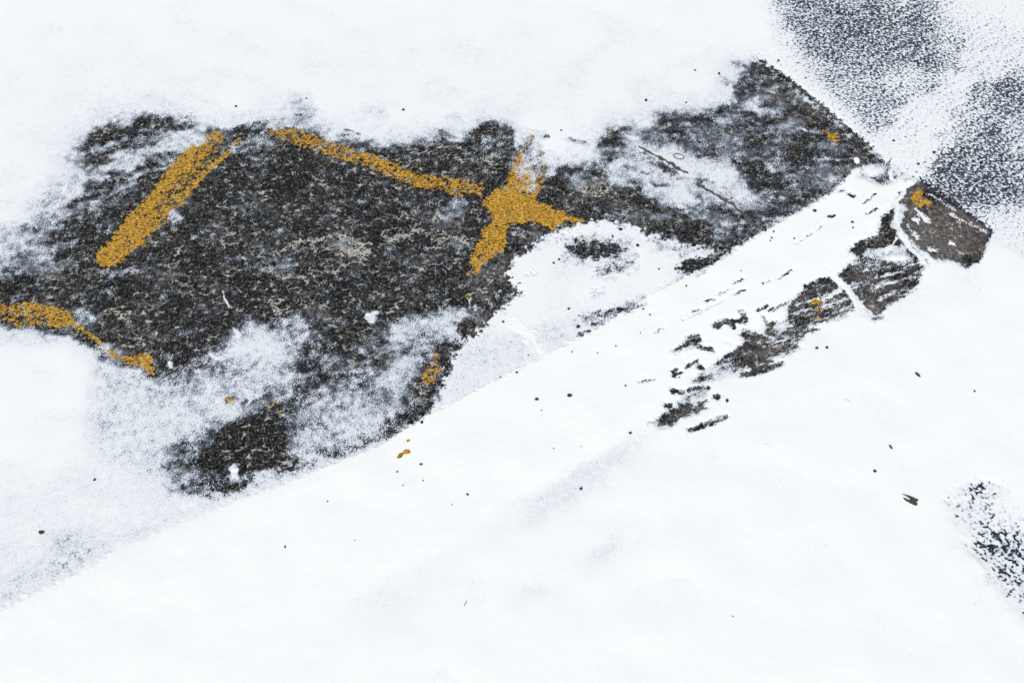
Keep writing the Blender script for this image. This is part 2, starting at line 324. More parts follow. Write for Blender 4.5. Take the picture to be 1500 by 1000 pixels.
# ------------------------------------------------------------------ pavement stain / paint maps
LICH = blank(0.25)      # pale crust on the concrete
for pts, wd, vl in [([(440,352),(490,346),(522,352),(534,368),(528,382),(505,392)],10,1.3),([(395,378),(440,352)],9,0.9),([(385,395),(430,402),(490,400),(530,385)],9,0.9),([(380,370),(410,395)],16,0.7),
        ([(500,362),(530,372)],16,1.3),([(560,345),(590,348),(610,338),(650,355),(680,350)],12,1.0),([(150,380),(210,400)],14,0.5),([(560,215),(600,225),(615,240)],12,0.8),([(670,230),(700,222),(720,250)],14,0.9),
        ([(600,205),(640,215),(670,235)],10,0.8),([(845,270),(880,285)],20,0.7),([(410,490),(440,460)],12,0.5),([(155,455),(190,470)],14,0.8),([(385,440),(420,470)],18,0.8),([(330,460),(365,455)],14,0.7),
        ([(190,500),(220,505)],12,0.8),([(480,270),(545,260)],10,0.7),([(540,290),(600,270)],10,0.8),([(365,260),(400,225)],10,0.6),([(60,405),(95,412)],12,0.9),([(480,360),(460,340)],5,0.6),([(300,330),(345,370)],10,0.7),
        ([(555,400),(600,430)],20,0.5),([(720,345),(760,340)],14,0.6),([(985,210),(960,205)],8,0.5),([(715,400),(700,470)],26,0.6),([(935,262),(948,268)],8,1.0)]:
    S(LICH, pts, wd, vl, 5)
TONE = blank(0.12)      # how clean (grey-brown) the concrete is
P(TONE, [(1100,80),(1300,220),(1250,270),(1180,200),(1100,120)], 0.45, 8)
P(TONE, [(1080,160),(1160,150),(1240,230),(1200,300),(1110,300),(1050,220)], 0.05, 12)
P(TONE, [(1320,260),(1480,340),(1400,420),(1320,360)], 0.85, 4)
P(TONE, [(950,640),(1150,430),(1350,370),(1350,450),(1100,560)], 0.62, 6)
P(TONE, [(640,600),(700,380),(800,320),(850,340),(700,500)], 0.42, 10)
P(TONE, [(840,500),(1050,370),(960,450)], 0.5, 6)
P(TONE, [(800,260),(900,260),(1100,350),(980,360)], 0.28, 10)
P(TONE, [(270,650),(420,600),(430,700),(260,720)], -0.1, 8)

Y_ = {}
def paint(name, shapes):
    ras = blank(-6)
    for sh in shapes:
        if sh[0] == 'P': P(ras, sh[1], sh[2], sh[3] if len(sh) > 3 else 2)
        else: S(ras, sh[1], sh[2], sh[3], sh[4] if len(sh) > 4 else 1.2)
    Y_[name] = ras
paint('left', [('P',[(292,196),(322,193),(328,200),(322,215),(300,240),(282,262),(262,285),(245,312),(240,325),(222,345),(214,350),(214,362),(196,366),(180,384),(160,394),(136,386),(142,368),(158,352),(190,310),(215,288),(245,245),(262,225)],1.9,2),
    ('S',[(318,200),(300,235),(262,290),(235,320)],30,1.15,5),('S',[(322,205),(300,240),(285,262)],12,0.3,3),('S',[(240,300),(270,262)],14,0.5,5),
    ('S',[(352,203),(330,228),(312,243)],[6,8,6],3.0),('S',[(312,243),(290,265),(270,287)],6,2.8),
    ('S',[(325,188),(350,188)],4,0.3,2),('S',[(120,403),(125,400)],4,0.6),('S',[(105,432),(122,433)],5,0.2),('S',[(140,405),(142,398)],6,0.2),('S',[(268,278),(278,270)],7,0)])
paint('long', [('P',[(395,186),(412,181),(425,187),(470,204),(485,205),(520,224),(550,228),(580,242),(600,256),(612,262),(640,255),(655,258),(690,266),(708,274),(706,282),(685,280),(676,291),(660,285),(640,278),(625,276),(600,265),(588,256),(550,240),(535,242),(505,233),(490,231),(440,214),(400,200)],1.45,2.0),('S',[(400,188),(470,212),(540,236),(610,264),(700,276)],25,0.75,2.5),('S',[(540,233),(570,243),(600,258),(625,268)],13,1.7,3),
    ('S',[(535,238),(560,250)],6,0.4),('S',[(356,188),(378,186)],6,0.3,2),('S',[(378,187),(400,184)],4,0.0,2),
    ('P',[(702,300),(712,290),(726,276),(745,274),(768,282),(782,287),(790,295),(805,299),(812,306),(828,308),(832,316),(858,320),(860,325),(842,327),(830,323),(812,338),(800,334),(790,328),(772,326),(756,330),(740,322),(722,316),(712,304)],2.5,1.5)])
paint('crossing', [('P',[(778,194),(800,198),(816,222),(806,245),(798,268),(788,290),(760,292),(745,285)],1.35,2.5),('P',[(772,196),(779,194),(776,215),(782,235),(788,250),(784,268),(776,290),(760,315),(748,325),(742,345),(744,360),(735,372),(726,372),(718,384),(706,388),(706,402),(694,400),(688,380),(692,366),(702,350),(706,334),(716,328),(720,306),(738,275),(750,240)],1.9,1.5),
    ('S',[(790,202),(796,204)],9,0.8,2),('S',[(772,226),(778,228)],12,0.8,3),('S',[(811,224),(812,230)],4,1.5),('S',[(790,222),(800,226)],5,0.8,2),('S',[(790,252),(800,248)],8,0.8,2),('S',[(774,215),(790,250)],22,0.0,5),('S',[(798,236),(802,240)],4,0.9),
    ('S',[(690,398),(708,404)],5,0.9),('S',[(684,398),(686,402)],6,0.8),('S',[(676,420),(680,424)],5,0.4),('S',[(682,432),(690,444)],6,0.6),('S',[(672,444),(676,446)],3,0.5),
    ('P',[(632,518),(642,513),(646,520),(640,530),(650,532),(652,542),(640,550),(643,562),(636,570),(628,562),(618,568),(616,552),(622,536),(634,530)],0.9,2),('S',[(612,582),(618,582)],5,0.8),('S',[(638,577),(644,579)],5,0.4),('S',[(606,562),(607,562)],4,0.6)])
paint('edge', [('P',[(-60,430),(0,436),(10,444),(40,440),(80,444),(96,452),(116,466),(122,476),(132,484),(138,490),(112,486),(98,480),(78,486),(60,470),(40,482),(14,478),(0,462),(-60,455)],1.25,3),
    ('S',[(0,462),(60,480)],22,0.2,6),('P',[(155,514),(180,518),(200,516),(226,514),(224,530),(230,550),(220,550),(200,542),(180,533),(165,526)],1.3,2.5),('S',[(128,486),(150,505),(168,520)],11,1.5,2),('S',[(160,492),(168,496)],7,0.7,2),
    ('S',[(262,560),(274,564)],4,0.6,1.5),('S',[(300,536),(306,537)],4,0.4,1.5),('S',[(334,584),(342,588)],8,2.4,1.5),('S',[(355,586),(364,592)],6,1.6,1.5),('S',[(388,590),(394,596)],6,1.4,2),('S',[(398,596),(408,590)],5,1.4),('S',[(408,602),(412,608)],6,2.0),('S',[(398,576),(402,580)],6,0.2,2)])
paint('shelf', [('P',[(849,348),(856,341),(862,343),(866,350),(860,354),(850,352)],1.6,1.2),('S',[(866,352),(872,354)],3,1),('S',[(916,372),(921,376)],5,0.6)])
paint('shelf2', [('S',[(952,368),(956,370)],5,1.0),('P',[(978,386),(990,378),(992,384),(984,394),(976,390)],1.2,1.2),('S',[(968,376),(974,382)],4,0.6),('S',[(990,392),(996,396)],4,0.5)])
paint('upper', [('P',[(1200,188),(1212,190),(1218,194),(1230,196),(1228,204),(1230,214),(1222,210),(1214,204),(1208,196)],1.8,1.2)])
paint('corner', [('P',[(1335,286),(1345,276),(1354,280),(1352,288),(1356,290),(1366,296),(1362,304),(1354,300),(1350,306),(1342,300),(1334,292)],1.9,1.0),('S',[(1358,306),(1362,314)],4,1.2),('S',[(1330,292),(1340,300)],4,0.6)])
paint('scrape', [('P',[(1184,440),(1192,436),(1204,437),(1206,443),(1196,448),(1186,446)],2.2,1.0),('P',[(1184,458),(1198,452),(1212,449),(1212,453),(1198,457)],2.2,1.0),('S',[(1196,467),(1201,465)],6,1.8),('S',[(1209,414),(1213,415)],4,1.5)])
#%%END

# ------------------------------------------------------------------ evaluate the ground
wx = 4.5*bp(0.14)+1.2*bp(0.035); wy = 3.2*bp(0.14)+0.9*bp(0.035)
fx_ = 0.9*bp(0.03)+0.7*bp(0.012); fy_ = 0.7*bp(0.03)+0.6*bp(0.012)
upm = np.clip(1-1.6*sample(full(up_pts, 14), U, V), 0, 1)*(U < 1130)
MA = sample(A, U+wx, V+wy); MB = sample(B, U+fx_+upm*(2.6*bp(0.05)+2.0*bp(0.02)), V+fy_+upm*(2.2*bp(0.05)+1.6*bp(0.02)))
diff = blank(0); diff[:] = (np.abs(A-B) > 0.02); diff = blur_fast(diff, 6.0)
kb = np.clip(sample(diff, U, V)*2, 0, 1)
M = MA*(1-kb)+MB*kb
track = sample(TR, U+fx_, V+fy_)

# slab outline: which part of the ground is concrete, which asphalt
SLAB = blank(0)
P(SLAB, [(-400,-60),(980,-60),(1080,58),(1112,86),(1150,111),(1210,160),(1278,219),(1330,256),(1362,276),(1400,303),(1450,336),(1440,372),(1400,560),(1350,760),(1290,1100),(1290,1300),(-400,1300)], 1, 1.0)
slab = sample(SLAB, U+0.7*fx_, V+0.7*fy_)
is_slab = slab > 0.5

rc = unit(0.95*bp(0.0058, .33)+0.5*bp(0.0125, .4)+0.30*bp(0.04, .5)+0.18*bp(0.14, .5))
ra = unit(1.0*bp(0.0150, .58, 1.4, -35)+0.35*bp(0.03, .4)+0.35*bp(0.007, .3))
lr = np.clip((U-1340)/40, 0, 1)*np.clip((V-640)/30, 0, 1)
ra = ra*(1-lr)+lr*unit(1.0*bp(0.019, .5, 1.2, -30)+0.6*bp(0.05, .5)+0.3*bp(0.009))
SC, SA = 0.0007, 0.0011
sig = np.where(is_slab, SC, SA)
g = np.where(is_slab, rc*SC, ra*SA-0.0012).astype(np.float32)
# cracks and joints
CR = blank(0)
for pts, wd in [([(324,424),(330,436),(334,452)],0.8),([(342,474),(345,484),(348,496)],0.7),([(1204,385),(1225,404),(1250,436),(1272,462)],4),([(1312,306),(1318,346),(1336,366),(1360,388)],3),([(1312,346),(1300,372)],2.0),
                ([(1305,250),(1322,285),(1314,306)],2.5)]:
    S(CR, pts, wd, 1, 1.2)
g -= 0.006*sample(CR, U+0.5*wx, V+0.5*wy)
# broken edge of the slab stands slightly proud in lumps
ED = blank(0); S(ED, [(1112,90),(1150,114),(1210,163),(1278,222)], 5, 1, 2)
g += np.where(is_slab, 0.0018*sample(ED, U, V)*np.clip(bp(0.03)+0.6, 0, 2), 0).astype(np.float32)

streak = bp(0.045, .4, 5.0, 29)         # along the wheel track
swirl = bp(0.10, .45, 2.2, 12)
mid = bp(0.05, .5); fine = bp(0.009, .3); big = bp(0.35, .5)
bare = np.clip((2.0-M)/2.0, 0, 1)
veil = np.exp(-((M-0.8)/1.3)**2)
# patchiness of blown snow
onslab = np.where(is_slab, 1.0, 0.45)
Mv = M + onslab*(bare*(0.24*swirl+0.14*mid+0.32*bp(0.13, .5)) + 0.25*veil*big + np.clip(2.9-M, 0, 1)*0.20*mid)
zone = np.clip((U-950)/150, 0, 1)*np.clip((V-360)/40, 0, 1)*(V < 660)
Mv += zone*bare*(0.75*streak+0.75*bp(0.014, .45, 3.5, 29))
Mv += track*np.clip((U-850)/250, 0, 1)*np.clip(5-M, 0, 1)*0.0
tz = track*np.clip((U-930)/180, 0, 1)*(M > 4)
Mv += np.clip((U-1270)/40, 0, 1)*np.clip((300-V)/40, 0, 1)*np.clip(2.9-M, 0, 1)*0.25*bp(0.035, .45, 6.0, 40)
Mv -= tz*np.clip(streak+0.15*fine-1.55, 0, 2)*3.0
tt = np.clip((M-2.5)/0.8, 0, 1); tt = tt*tt*(3-2*tt)
lvl = np.minimum(Mv, 3.0)*sig*(1-tt)+tt*0.0024                                # sits between the grains
deep = np.clip(M-2.75, 0, 3)*0.0011                           # and lies thick above them
soft = 0.0007*bp(0.30, .4)+0.0001*bp(0.08, .5)+track*0.00010*streak
thickw = np.clip((M-2.6)/0.9, 0, 1)
snow = lvl + deep + thickw*(np.clip(soft, -0.0012, 0.01)+0.0006) + (1-thickw)*0.00010*bp(0.007) + thickw*0.00004*bp(0.010, .4)
snow = np.where(is_slab, snow, snow-0.0012*(1-tt)).astype(np.float32)
# far border settles at one level so the wide field meets it
bd = np.minimum(np.minimum(GX-X0, X1-DX-GX), np.minimum(GY-Y0, Y1-DY-GY)); bd = np.clip(bd/0.12, 0, 1)
BORDER = 0.006
snow = snow*bd+BORDER*(1-bd)
g = g*np.clip(bd*4, 0, 1)+(-0.003)*(1-np.clip(bd*4, 0, 1))
snow = snow.astype(np.float32); g = g.astype(np.float32)

# ------------------------------------------------------------------ mesh from a part of the grid
def grid_mesh(name, z, cell, attrs=None, apron=None):
    idx = np.full(NX*NY, -1, np.int64)
    cj, ci = np.nonzero(cell)
    base = cj*NX+ci
    quads = np.stack([base, base+1, base+NX+1, base+NX], 1)
    used = np.unique(quads); idx[used] = np.arange(len(used))
    q = idx[quads].astype(np.int32)
    co_ = np.empty((len(used), 3), np.float32)
    co_[:, 0] = GX.ravel()[used]; co_[:, 1] = GY.ravel()[used]; co_[:, 2] = z.ravel()[used]
    ext = 0
    if apron is not None:              # wide surroundings, as a ring of large quads
        far, lv, drop = apron
        xe, ye = xs[-1], ys[-1]
        ring = [(X0, Y0), (xe, Y0), (xe, ye), (X0, ye), (-far, -far), (far, -far), (far, far), (-far, far)]
        rv = np.array([(a, b, lv) for a, b in ring], np.float32)
        n0 = len(co_); co_ = np.vstack([co_, rv])
        rq = np.array([[n0+4+i, n0+4+(i+1) % 4, n0+(i+1) % 4, n0+i] for i in range(4)], np.int32)
        q = np.vstack([q, rq]); ext = 8
    me = bpy.data.meshes.new(name)
    me.vertices.add(len(co_)); me.vertices.foreach_set('co', co_.ravel())
    me.loops.add(q.size); me.loops.foreach_set('vertex_index', q.ravel())
    me.polygons.add(len(q)); me.polygons.foreach_set('loop_start', np.arange(0, q.size, 4, dtype=np.int32))
    me.update(calc_edges=True)
    me.polygons.foreach_set('use_smooth', np.ones(len(q), bool))
    for k, (arr, dv) in (attrs or {}).items():
        a = me.attributes.new(k, 'FLOAT', 'POINT')
        vals = arr.ravel()[used].astype(np.float32)
        if ext: vals = np.concatenate([vals, np.full(ext, dv, np.float32)])
        a.data.foreach_set('value', vals)
    o = bpy.data.objects.new(name, me); COL.objects.link(o)
    return o
def cells(cond):
    return cond[:-1, :-1] | cond[1:, :-1] | cond[:-1, 1:] | cond[1:, 1:]

# ------------------------------------------------------------------ materials
class NT:
    def __init__(s, name):
        s.m = bpy.data.materials.new(name); s.m.use_nodes = True; s.t = s.m.node_tree; s.t.nodes.clear()
        s.out = s.n('ShaderNodeOutputMaterial'); s.b = s.n('ShaderNodeBsdfPrincipled'); s.l(s.b.outputs[0], s.out.inputs[0])
        s.co = s.n('ShaderNodeTexCoord').outputs['Object']
    def n(s, ty): return s.t.nodes.new(ty)
    def l(s, a, b): s.t.links.new(a, b)
    def attr(s, k):
        a = s.n('ShaderNodeAttribute'); a.attribute_name = k; return a.outputs['Fac']
    def noise(s, scale, detail=3, rough=0.6, sx=None):
        a = s.n('ShaderNodeTexNoise'); a.inputs['Scale'].default_value = scale; a.inputs['Detail'].default_value = detail; a.inputs['Roughness'].default_value = rough
        if sx:
            mp = s.n('ShaderNodeMapping'); mp.inputs['Scale'].default_value = sx; s.l(s.co, mp.inputs[0]); s.l(mp.outputs[0], a.inputs[0])
        else: s.l(s.co, a.inputs[0])
        return a.outputs['Fac']
    def mr(s, v, a, b, c=0.0, d=1.0, smooth=False):
        m = s.n('ShaderNodeMapRange'); s.l(v, m.inputs[0])
        if smooth: m.interpolation_type = 'SMOOTHSTEP'
        for i, x in zip((1, 2, 3, 4), (a, b, c, d)): m.inputs[i].default_value = x
        return m.outputs[0]
    def math(s, op, a, b):
        m = s.n('ShaderNodeMath'); m.operation = op
        for i, x in enumerate((a, b)):
            if isinstance(x, (int, float)): m.inputs[i].default_value = x
            else: s.l(x, m.inputs[i])
        return m.outputs[0]
    def mix(s, f, a, b):
        m = s.n('ShaderNodeMix'); m.data_type = 'RGBA'
        for i, x in ((0, f), (6, a), (7, b)):
            if isinstance(x, tuple): m.inputs[i].default_value = (*x, 1)
            elif isinstance(x, (int, float)): m.inputs[i].default_value = x
            else: s.l(x, m.inputs[i])
        return m.outputs[2]
    def bump(s, h, st, dist=0.001):
        b = s.n('ShaderNodeBump'); b.inputs['Strength'].default_value = st; b.inputs['Distance'].default_value = dist; s.l(h, b.inputs['Height']); s.l(b.outputs[0], s.b.inputs['Normal'])
    def rough(s, v): s.b.inputs['Roughness'].default_value = v

def frost_over(m, c, strength=1.0):
    fr = m.attr('frost'); n1 = m.noise(170, 4, .75); n2 = m.noise(60, 3, .6)
    v = m.math('ADD', fr, m.math('ADD', m.mr(n1, .3, .7, -.38, .38), m.mr(n2, .3, .7, -.22, .22)))
    c = m.mix(m.mr(v, .12, 1.0, 0, .80*strength), c, (.20, .255, .31))
    return m.mix(m.mr(v, .75, 1.20, 0, .9*strength), c, (.66, .72, .78))
def mat_concrete():
    m = NT('weathered_concrete')
    tone = m.attr('tone'); crust = m.attr('crust')
    f1 = m.noise(140, 4, .8); f2 = m.noise(75, 5, .75); f3 = m.noise(38, 4, .6); f4 = m.noise(7, 4, .6)
    base = m.mix(m.mr(f4, .35, .65), (.0055, .0057, .0057), (.0125, .0120, .0105))
    base = m.mix(m.mr(f2, .52, .72), base, (.12, .115, .103))
    clean = m.mix(m.mr(f2, .32, .68), (.040, .036, .033), (.20, .18, .165))
    tn = m.math('ADD', tone, m.mr(f2, .42, .70, -.15, .35))
    c = m.mix(m.mr(tn, .15, 1.0), base, clean)
    cr = m.math('ADD', crust, m.mr(f2, .3, .7, -.42, .42)); cr = m.math('ADD', cr, m.mr(f3, .3, .7, -.14, .14))
    c = m.mix(m.mr(cr, .32, .70, 0, .95), c, m.mix(m.mr(f3, .4, .6), (.62, .60, .48), (.46, .45, .42)))
    c = m.mix(m.mr(f1, .585, .66, 0, .85), c, (.42, .42, .40))
    c = m.mix(m.mr(f1, .42, .34, 0, .85), c, (.008, .008, .008))
    warm = m.mr(m.noise(5.5, 3, .6), .60, .75, 0, .5)
    c = m.mix(m.math('MULTIPLY', warm, m.mr(f2, .5, .6)), c, (.30, .18, .11))
    c = frost_over(m, c)
    m.l(c, m.b.inputs['Base Color']); m.rough(.95); m.b.inputs['Specular IOR Level'].default_value = .08
    m.bump(f1, .6, .0012)
    return m.m
def mat_asphalt():
    m = NT('dark_asphalt')
    f1 = m.noise(220, 3, .6); f2 = m.noise(70, 3, .6)
    c = m.mix(m.mr(f2, .35, .65), (.006, .009, .012), (.028, .036, .044))
    c = m.mix(m.mr(f1, .60, .72, 0, .6), c, (.16, .18, .20))
    c = frost_over(m, c)
    m.l(c, m.b.inputs['Base Color']); m.rough(.9); m.b.inputs['Specular IOR Level'].default_value = .1
    m.bump(f1, .5, .0012)
    return m.m
def mat_snow():
    m = NT('snow')
    d = m.attr('depth'); pk = m.attr('pack')
    n1 = m.noise(330, 2, .6); n2 = m.noise(900, 2, .6); n3 = m.noise(14, 3, .6)
    dd = m.math('ADD', d, m.mr(n1, .3, .7, -.45, .45))
    c = m.mix(m.mr(dd, 0.0, .8), (.17, .215, .27), (.66, .715, .755))     # mm: a thin film lets the ground show through
    c = m.mix(m.mr(d, .6, 2.6), c, (.862, .898, .885))
    pv = m.math('ADD', pk, m.mr(n3, .3, .7, -.12, .12))
    c = m.mix(m.math('MULTIPLY', m.mr(pv, 2.5, 4.0, smooth=True), m.mr(d, 1.5, 3.0)), c, (.916, .945, .912))
    m.l(c, m.b.inputs['Base Color']); m.rough(.85); m.b.inputs['Specular IOR Level'].default_value = .2
    m.bump(m.math('ADD', n1, m.math('MULTIPLY', n2, .4)), .15, .0006)
    return m.m
def mat_paint():
    m = NT('worn_yellow_paint')
    f1 = m.noise(120, 5, .8, (.7, 1.5, 1)); f2 = m.noise(25, 3, .6)
    c = m.mix(m.mr(f2, .35, .65), (.68, .345, .018), (.82, .49, .050))
    c = m.mix(m.mr(f1, .54, .44, 0, .95), c, (.050, .028, .009))
    m.l(c, m.b.inputs['Base Color']); m.rough(.7)
    m.bump(f1, .5, .001)
    return m.m
def mat_flat(name, c1, c2, sc_=200, r=.8):
    m = NT(name)
    m.l(m.mix(m.mr(m.noise(sc_, 3, .6), .35, .65), c1, c2), m.b.inputs['Base Color']); m.rough(r)
    return m.m
MC, MAs, MS, MP = mat_concrete(), mat_asphalt(), mat_snow(), mat_paint()

# ------------------------------------------------------------------ the ground and the snow
def tag(o, label=None, cat=None, group=None, kind=None):
    for k, v in (('label', label), ('category', cat), ('group', group), ('kind', kind)):
        if v: o[k] = v
    return o
sl4 = is_slab[:-1, :-1]
tone = sample(TONE, U+wx, V+wy)+0.12*big+0.10*mid+0.12*bp(0.12, .5)
lich = sample(LICH, U+wx, V+wy)+0.16*mid+0.10*big
frost = 0.98/(1+np.exp(-(M+0.12-0.35*np.clip((U-850)/80, 0, 1)*-1+0.42*swirl+0.22*mid+0.3*big)/0.60))*(1-kb)+0.08*kb
w1 = bp(0.030, .35, 1.7, 8); w2 = bp(0.017, .35)
curl = np.exp(-(w1/0.38)**2)*0.75+np.exp(-(w2/0.40)**2)*0.40
CRU = blank(0)
for pts, wd, vl in [([(400,372),(440,354),(490,346),(522,352),(533,367),(527,382),(505,394)],5,.6),([(500,360),(530,372)],12,.5),([(375,392),(392,398),(435,404),(495,398)],5,.4),([(560,345),(592,349),(612,338),(650,354),(680,348)],5,.45),
                    ([(415,470),(430,440),(470,446)],6,.3),([(155,455),(190,470)],9,.4),([(395,440),(425,470)],12,.35),([(330,325),(348,350),(340,385),(320,410)],4,.25),([(690,235),(722,228),(712,255)],8,.4),([(590,215),(620,228)],6,.4),([(845,270),(880,285)],10,.4)]:
    S(CRU, pts, wd, vl, 1.8)
crust = 1.15*sample(CRU, U+0.7*wx, V+0.7*wy)*(0.6+0.5*bp(0.011))+curl*np.clip(lich*0.62+0.24+0.20*bp(0.07, .5)+0.10*bp(0.2, .4), 0, 1.2)
o = grid_mesh('concrete_pavement', g, sl4, {'tone': (tone, 0), 'lichen': (lich, 0), 'crust': (crust, 0), 'frost': (frost, 0)})
o.data.materials.append(MC); tag(o, 'dark weathered concrete slab showing through the blown snow', 'pavement', kind='structure')
frost_a = (1-0.6*lr)*0.50/(1+np.exp(-(M+0.5+0.4*mid)/0.6))
o = grid_mesh('ground', g, ~sl4, {'frost': (frost_a, 1)}, apron=(60, -0.003, 0))
o.data.materials.append(MAs); tag(o, 'coarse dark asphalt speckled with snow around the concrete slab', 'ground', kind='structure')

gap = (snow-g)
depth = gap*1000
o = grid_mesh('snow', snow, cells(gap > -0.0004), {'depth': (depth, 8.0), 'pack': (M, 3.3)}, apron=(60, BORDER, 0))
o.data.materials.append(MS); tag(o, 'thin blown snow covering the pavement with a smooth wheel track', 'snow', kind='stuff')

# ------------------------------------------------------------------ yellow paint
pn = unit(0.85*bp(0.0075, .4, 1.8, 8)+0.75*bp(0.024, .55, 1.5, 15)+0.6*bp(0.06, .5))
PAINTS = [('left', 'yellow_line', 'broad worn yellow bar slanting down the left of the bare concrete, stray thin line beside', 'painted line'),
          ('long', 'yellow_line', 'long worn yellow line running right across the bare concrete to the crossing', 'painted line'),
          ('crossing', 'yellow_line', 'short worn yellow bar crossing the long line, its top end under snow', 'painted line'),
          ('edge', 'yellow_line', 'worn yellow line breaking up along the lower left snow edge', 'painted line'),
          ('shelf', 'yellow_paint_patch', 'small yellow paint remnant above the dark smudge in the snow shelf', 'paint patch'),
          ('shelf2', 'yellow_paint_patch', 'scattered yellow paint crumbs left of the dark patch at the wheel track edge', 'paint patch'),
          ('upper', 'yellow_paint_patch', 'jagged yellow paint patch near the upper right slab edge', 'paint patch'),
          ('corner', 'yellow_paint_patch', 'yellow paint patch on the bare grey slab corner right of the wheel track', 'paint patch'),
          ('scrape', 'yellow_paint_patch', 'yellow paint bits on the scraped concrete left of the snowy groove', 'paint patch')]
def islands(ras):
    """number the separate pieces of a paint drawing (pieces nearer than ~5 units count as one)"""
    m = blur_fast((ras > -1.2).astype(np.float32), 1.5) > 0.22
    st = 2; c = m[:PH//st*st, :PW//st*st].reshape(PH//st, st, PW//st, st).any((1, 3)); lab = np.zeros(c.shape, np.int32); n = 0
    for y, x in zip(*np.nonzero(c)):
        if lab[y, x]: continue
        n += 1; lab[y, x] = n; todo = [(y, x)]
        while todo:
            a, b = todo.pop()
            for da in (-1, 0, 1):
                for db in (-1, 0, 1):
                    p, q = a+da, b+db
                    if 0 <= p < c.shape[0] and 0 <= q < c.shape[1] and c[p, q] and not lab[p, q]: lab[p, q] = n; todo.append((p, q))
    return lab, n, st
for i, (k, nm, lb, ct) in enumerate(PAINTS):
    pu, pvv = U+1.5*fx_, V+1.2*fy_
    pv = sample(Y_[k], pu, pvv)
    h = np.clip(pv-1.35+pn, -3, 0.6)*0.00030
    z = (g*0.75+h+0.00002*i+0.0002).astype(np.float32)
    lab, n, st = islands(Y_[k])
    near = lab[np.clip(((pvv+PM)/st).astype(int), 0, lab.shape[0]-1), np.clip(((pu+PM)/st).astype(int), 0, lab.shape[1]-1)]
    ok = cells(z-g > -0.0003) & cells(h > -0.0005)
    parts = []
    for q in range(1, n+1):
        sel = ok & (near[:-1, :-1] == q)
        if sel.sum() > 3: parts.append((int(sel.sum()), sel))
    parts.sort(key=lambda t: -t[0])
    root = bpy.data.objects.new(nm, None); COL.objects.link(root); root.empty_display_size = .05
    tag(root, lb, ct, group='yellow paint left on the concrete')
    for j, (cnt, sel) in enumerate(parts):
        o = grid_mesh('stripe' if (j == 0 and nm == 'yellow_line') else 'paint_fragment', z, sel); o.data.materials.append(MP)
        if j == 0:
            jj, ii = np.nonzero(sel); root.location = (float(xs[ii].mean()), float(ys[jj].mean()), 0)
            bpy.context.view_layer.update()
        o.data.transform(__import__('mathutils').Matrix.Translation(-root.location)); o.parent = root

# ------------------------------------------------------------------ small things lying about
top = np.maximum(snow, g)
def ground_z(p):
    i = int((p.x-X0)/DX); j = int((p.y-Y0)/DY)
    return float(top[max(0, min(NY-1, j)), max(0, min(NX-1, i))])
random.seed(5)
PX = DIST/FPX                     # metres per drawing unit at the centre
def new_obj(name, bm, mat, loc=(0, 0, 0), parent=None, smooth=False):
    me = bpy.data.meshes.new(name); bm.to_mesh(me); bm.free(); me.materials.append(mat)
    if smooth: me.polygons.foreach_set('use_smooth', np.ones(len(me.polygons), bool))
    o = bpy.data.objects.new(name, me); COL.objects.link(o); o.location = loc
    if parent: o.parent = parent
    return o
def scale_at(v): 
    return (at(751, v)-at(750, v)).x
def pebble_bm(sx, sy, sz, seed, am=.45):
    bm = bmesh.new(); bmesh.ops.create_icosphere(bm, subdivisions=2, radius=1)
    for vt in bm.verts:
        n = mnoise.noise(vt.co*1.3+Vector((seed*3.1, seed, 0)))
        vt.co *= 1+am*n
        vt.co = Vector((vt.co.x*sx, vt.co.y*sy, vt.co.z*sz))
    return bm
M_grit = mat_flat('dark_grit', (.010, .011, .013), (.05, .05, .052), 300)
M_bark = mat_flat('dark_bark', (.018, .014, .014), (.09, .075, .075), 220)
M_seal = mat_flat('crumbling_joint_filler', (.018, .017, .015), (.15, .14, .125), 230, .9)
M_twig = mat_flat('dry_twig', (.03, .026, .022), (.09, .075, .06), 300)
M_lump = mat_flat('snow_lump', (.90, .915, .93), (.94, .95, .955), 60)
M_ring = mat_flat('dark_wire', (.012, .012, .014), (.03, .03, .033), 100, .4)

GRIT = [(786,586,5),(834,581,6),(757,547,4),(617,681,4),(618,620,5),(875,518,2.5),(838,517,2.5),(916,566,3),(902,508,2.5),(942,454,3),(952,462,2.5),(938,489,2),(833,453,4),(847,479,5),(774,521,2.5),(737,472,4),(620,532,4),(733,553,2.5),
        (685,725,4),(582,692,3),(591,712,2),(418,802,3.2),(520,793,2),(480,735,2.5),(851,716,4),(811,658,2),(923,635,4.5),(793,602,2),(851,655,2),(61,780,7),(139,703,4),(346,157,4),(449,145,2.5),(591,162,4),(722,179,2.5),(822,192,3),(946,148,4.5),(1005,151,3),
        (1018,104,3),(1053,109,4),(1196,511,4.5),(1211,510,4),(1065,588,5),(979,594,5),(1427,574,3.5),(1281,691,4),(1073,903,2),(995,554,2.5),(1036,383,0),(1193,310,5),(1086,411,0),(1248,327,4),(1249,335,3),(1130,350,3),(1133,341,3),(1100,345,2.5),
        (1340,289,0),(1370,372,4),(1440,280,6),(1430,273,5),(1480,285,4),(1405,286,5),(1382,248,4),(1345,241,4.5),(1368,224,4.5),(1309,207,4),(1330,262,0),(1340,217,0),(1140,90,4),(1100,118,0),(1180,115,3),(1445,38,3),(1430,160,3),(1458,130,3),(1316,290,0),(1270,440,3),
        (811,386,4),(819,381,4),(824,337,0),(876,345,0),(934,360,5),(909,337,5),(888,314,0),(897,347,4),(760,432,0),(1032,226,4),(965,395,3),(1005,420,3),(1117,417,3),(1163,351,3),(1128,354,2.5),(1085,398,2),(1260,620,0),(662,740,2),(1118,590,0),(620,705,2.5),(1304,657,0)]
GRIT = [q for q in GRIT if q[2] > 0]
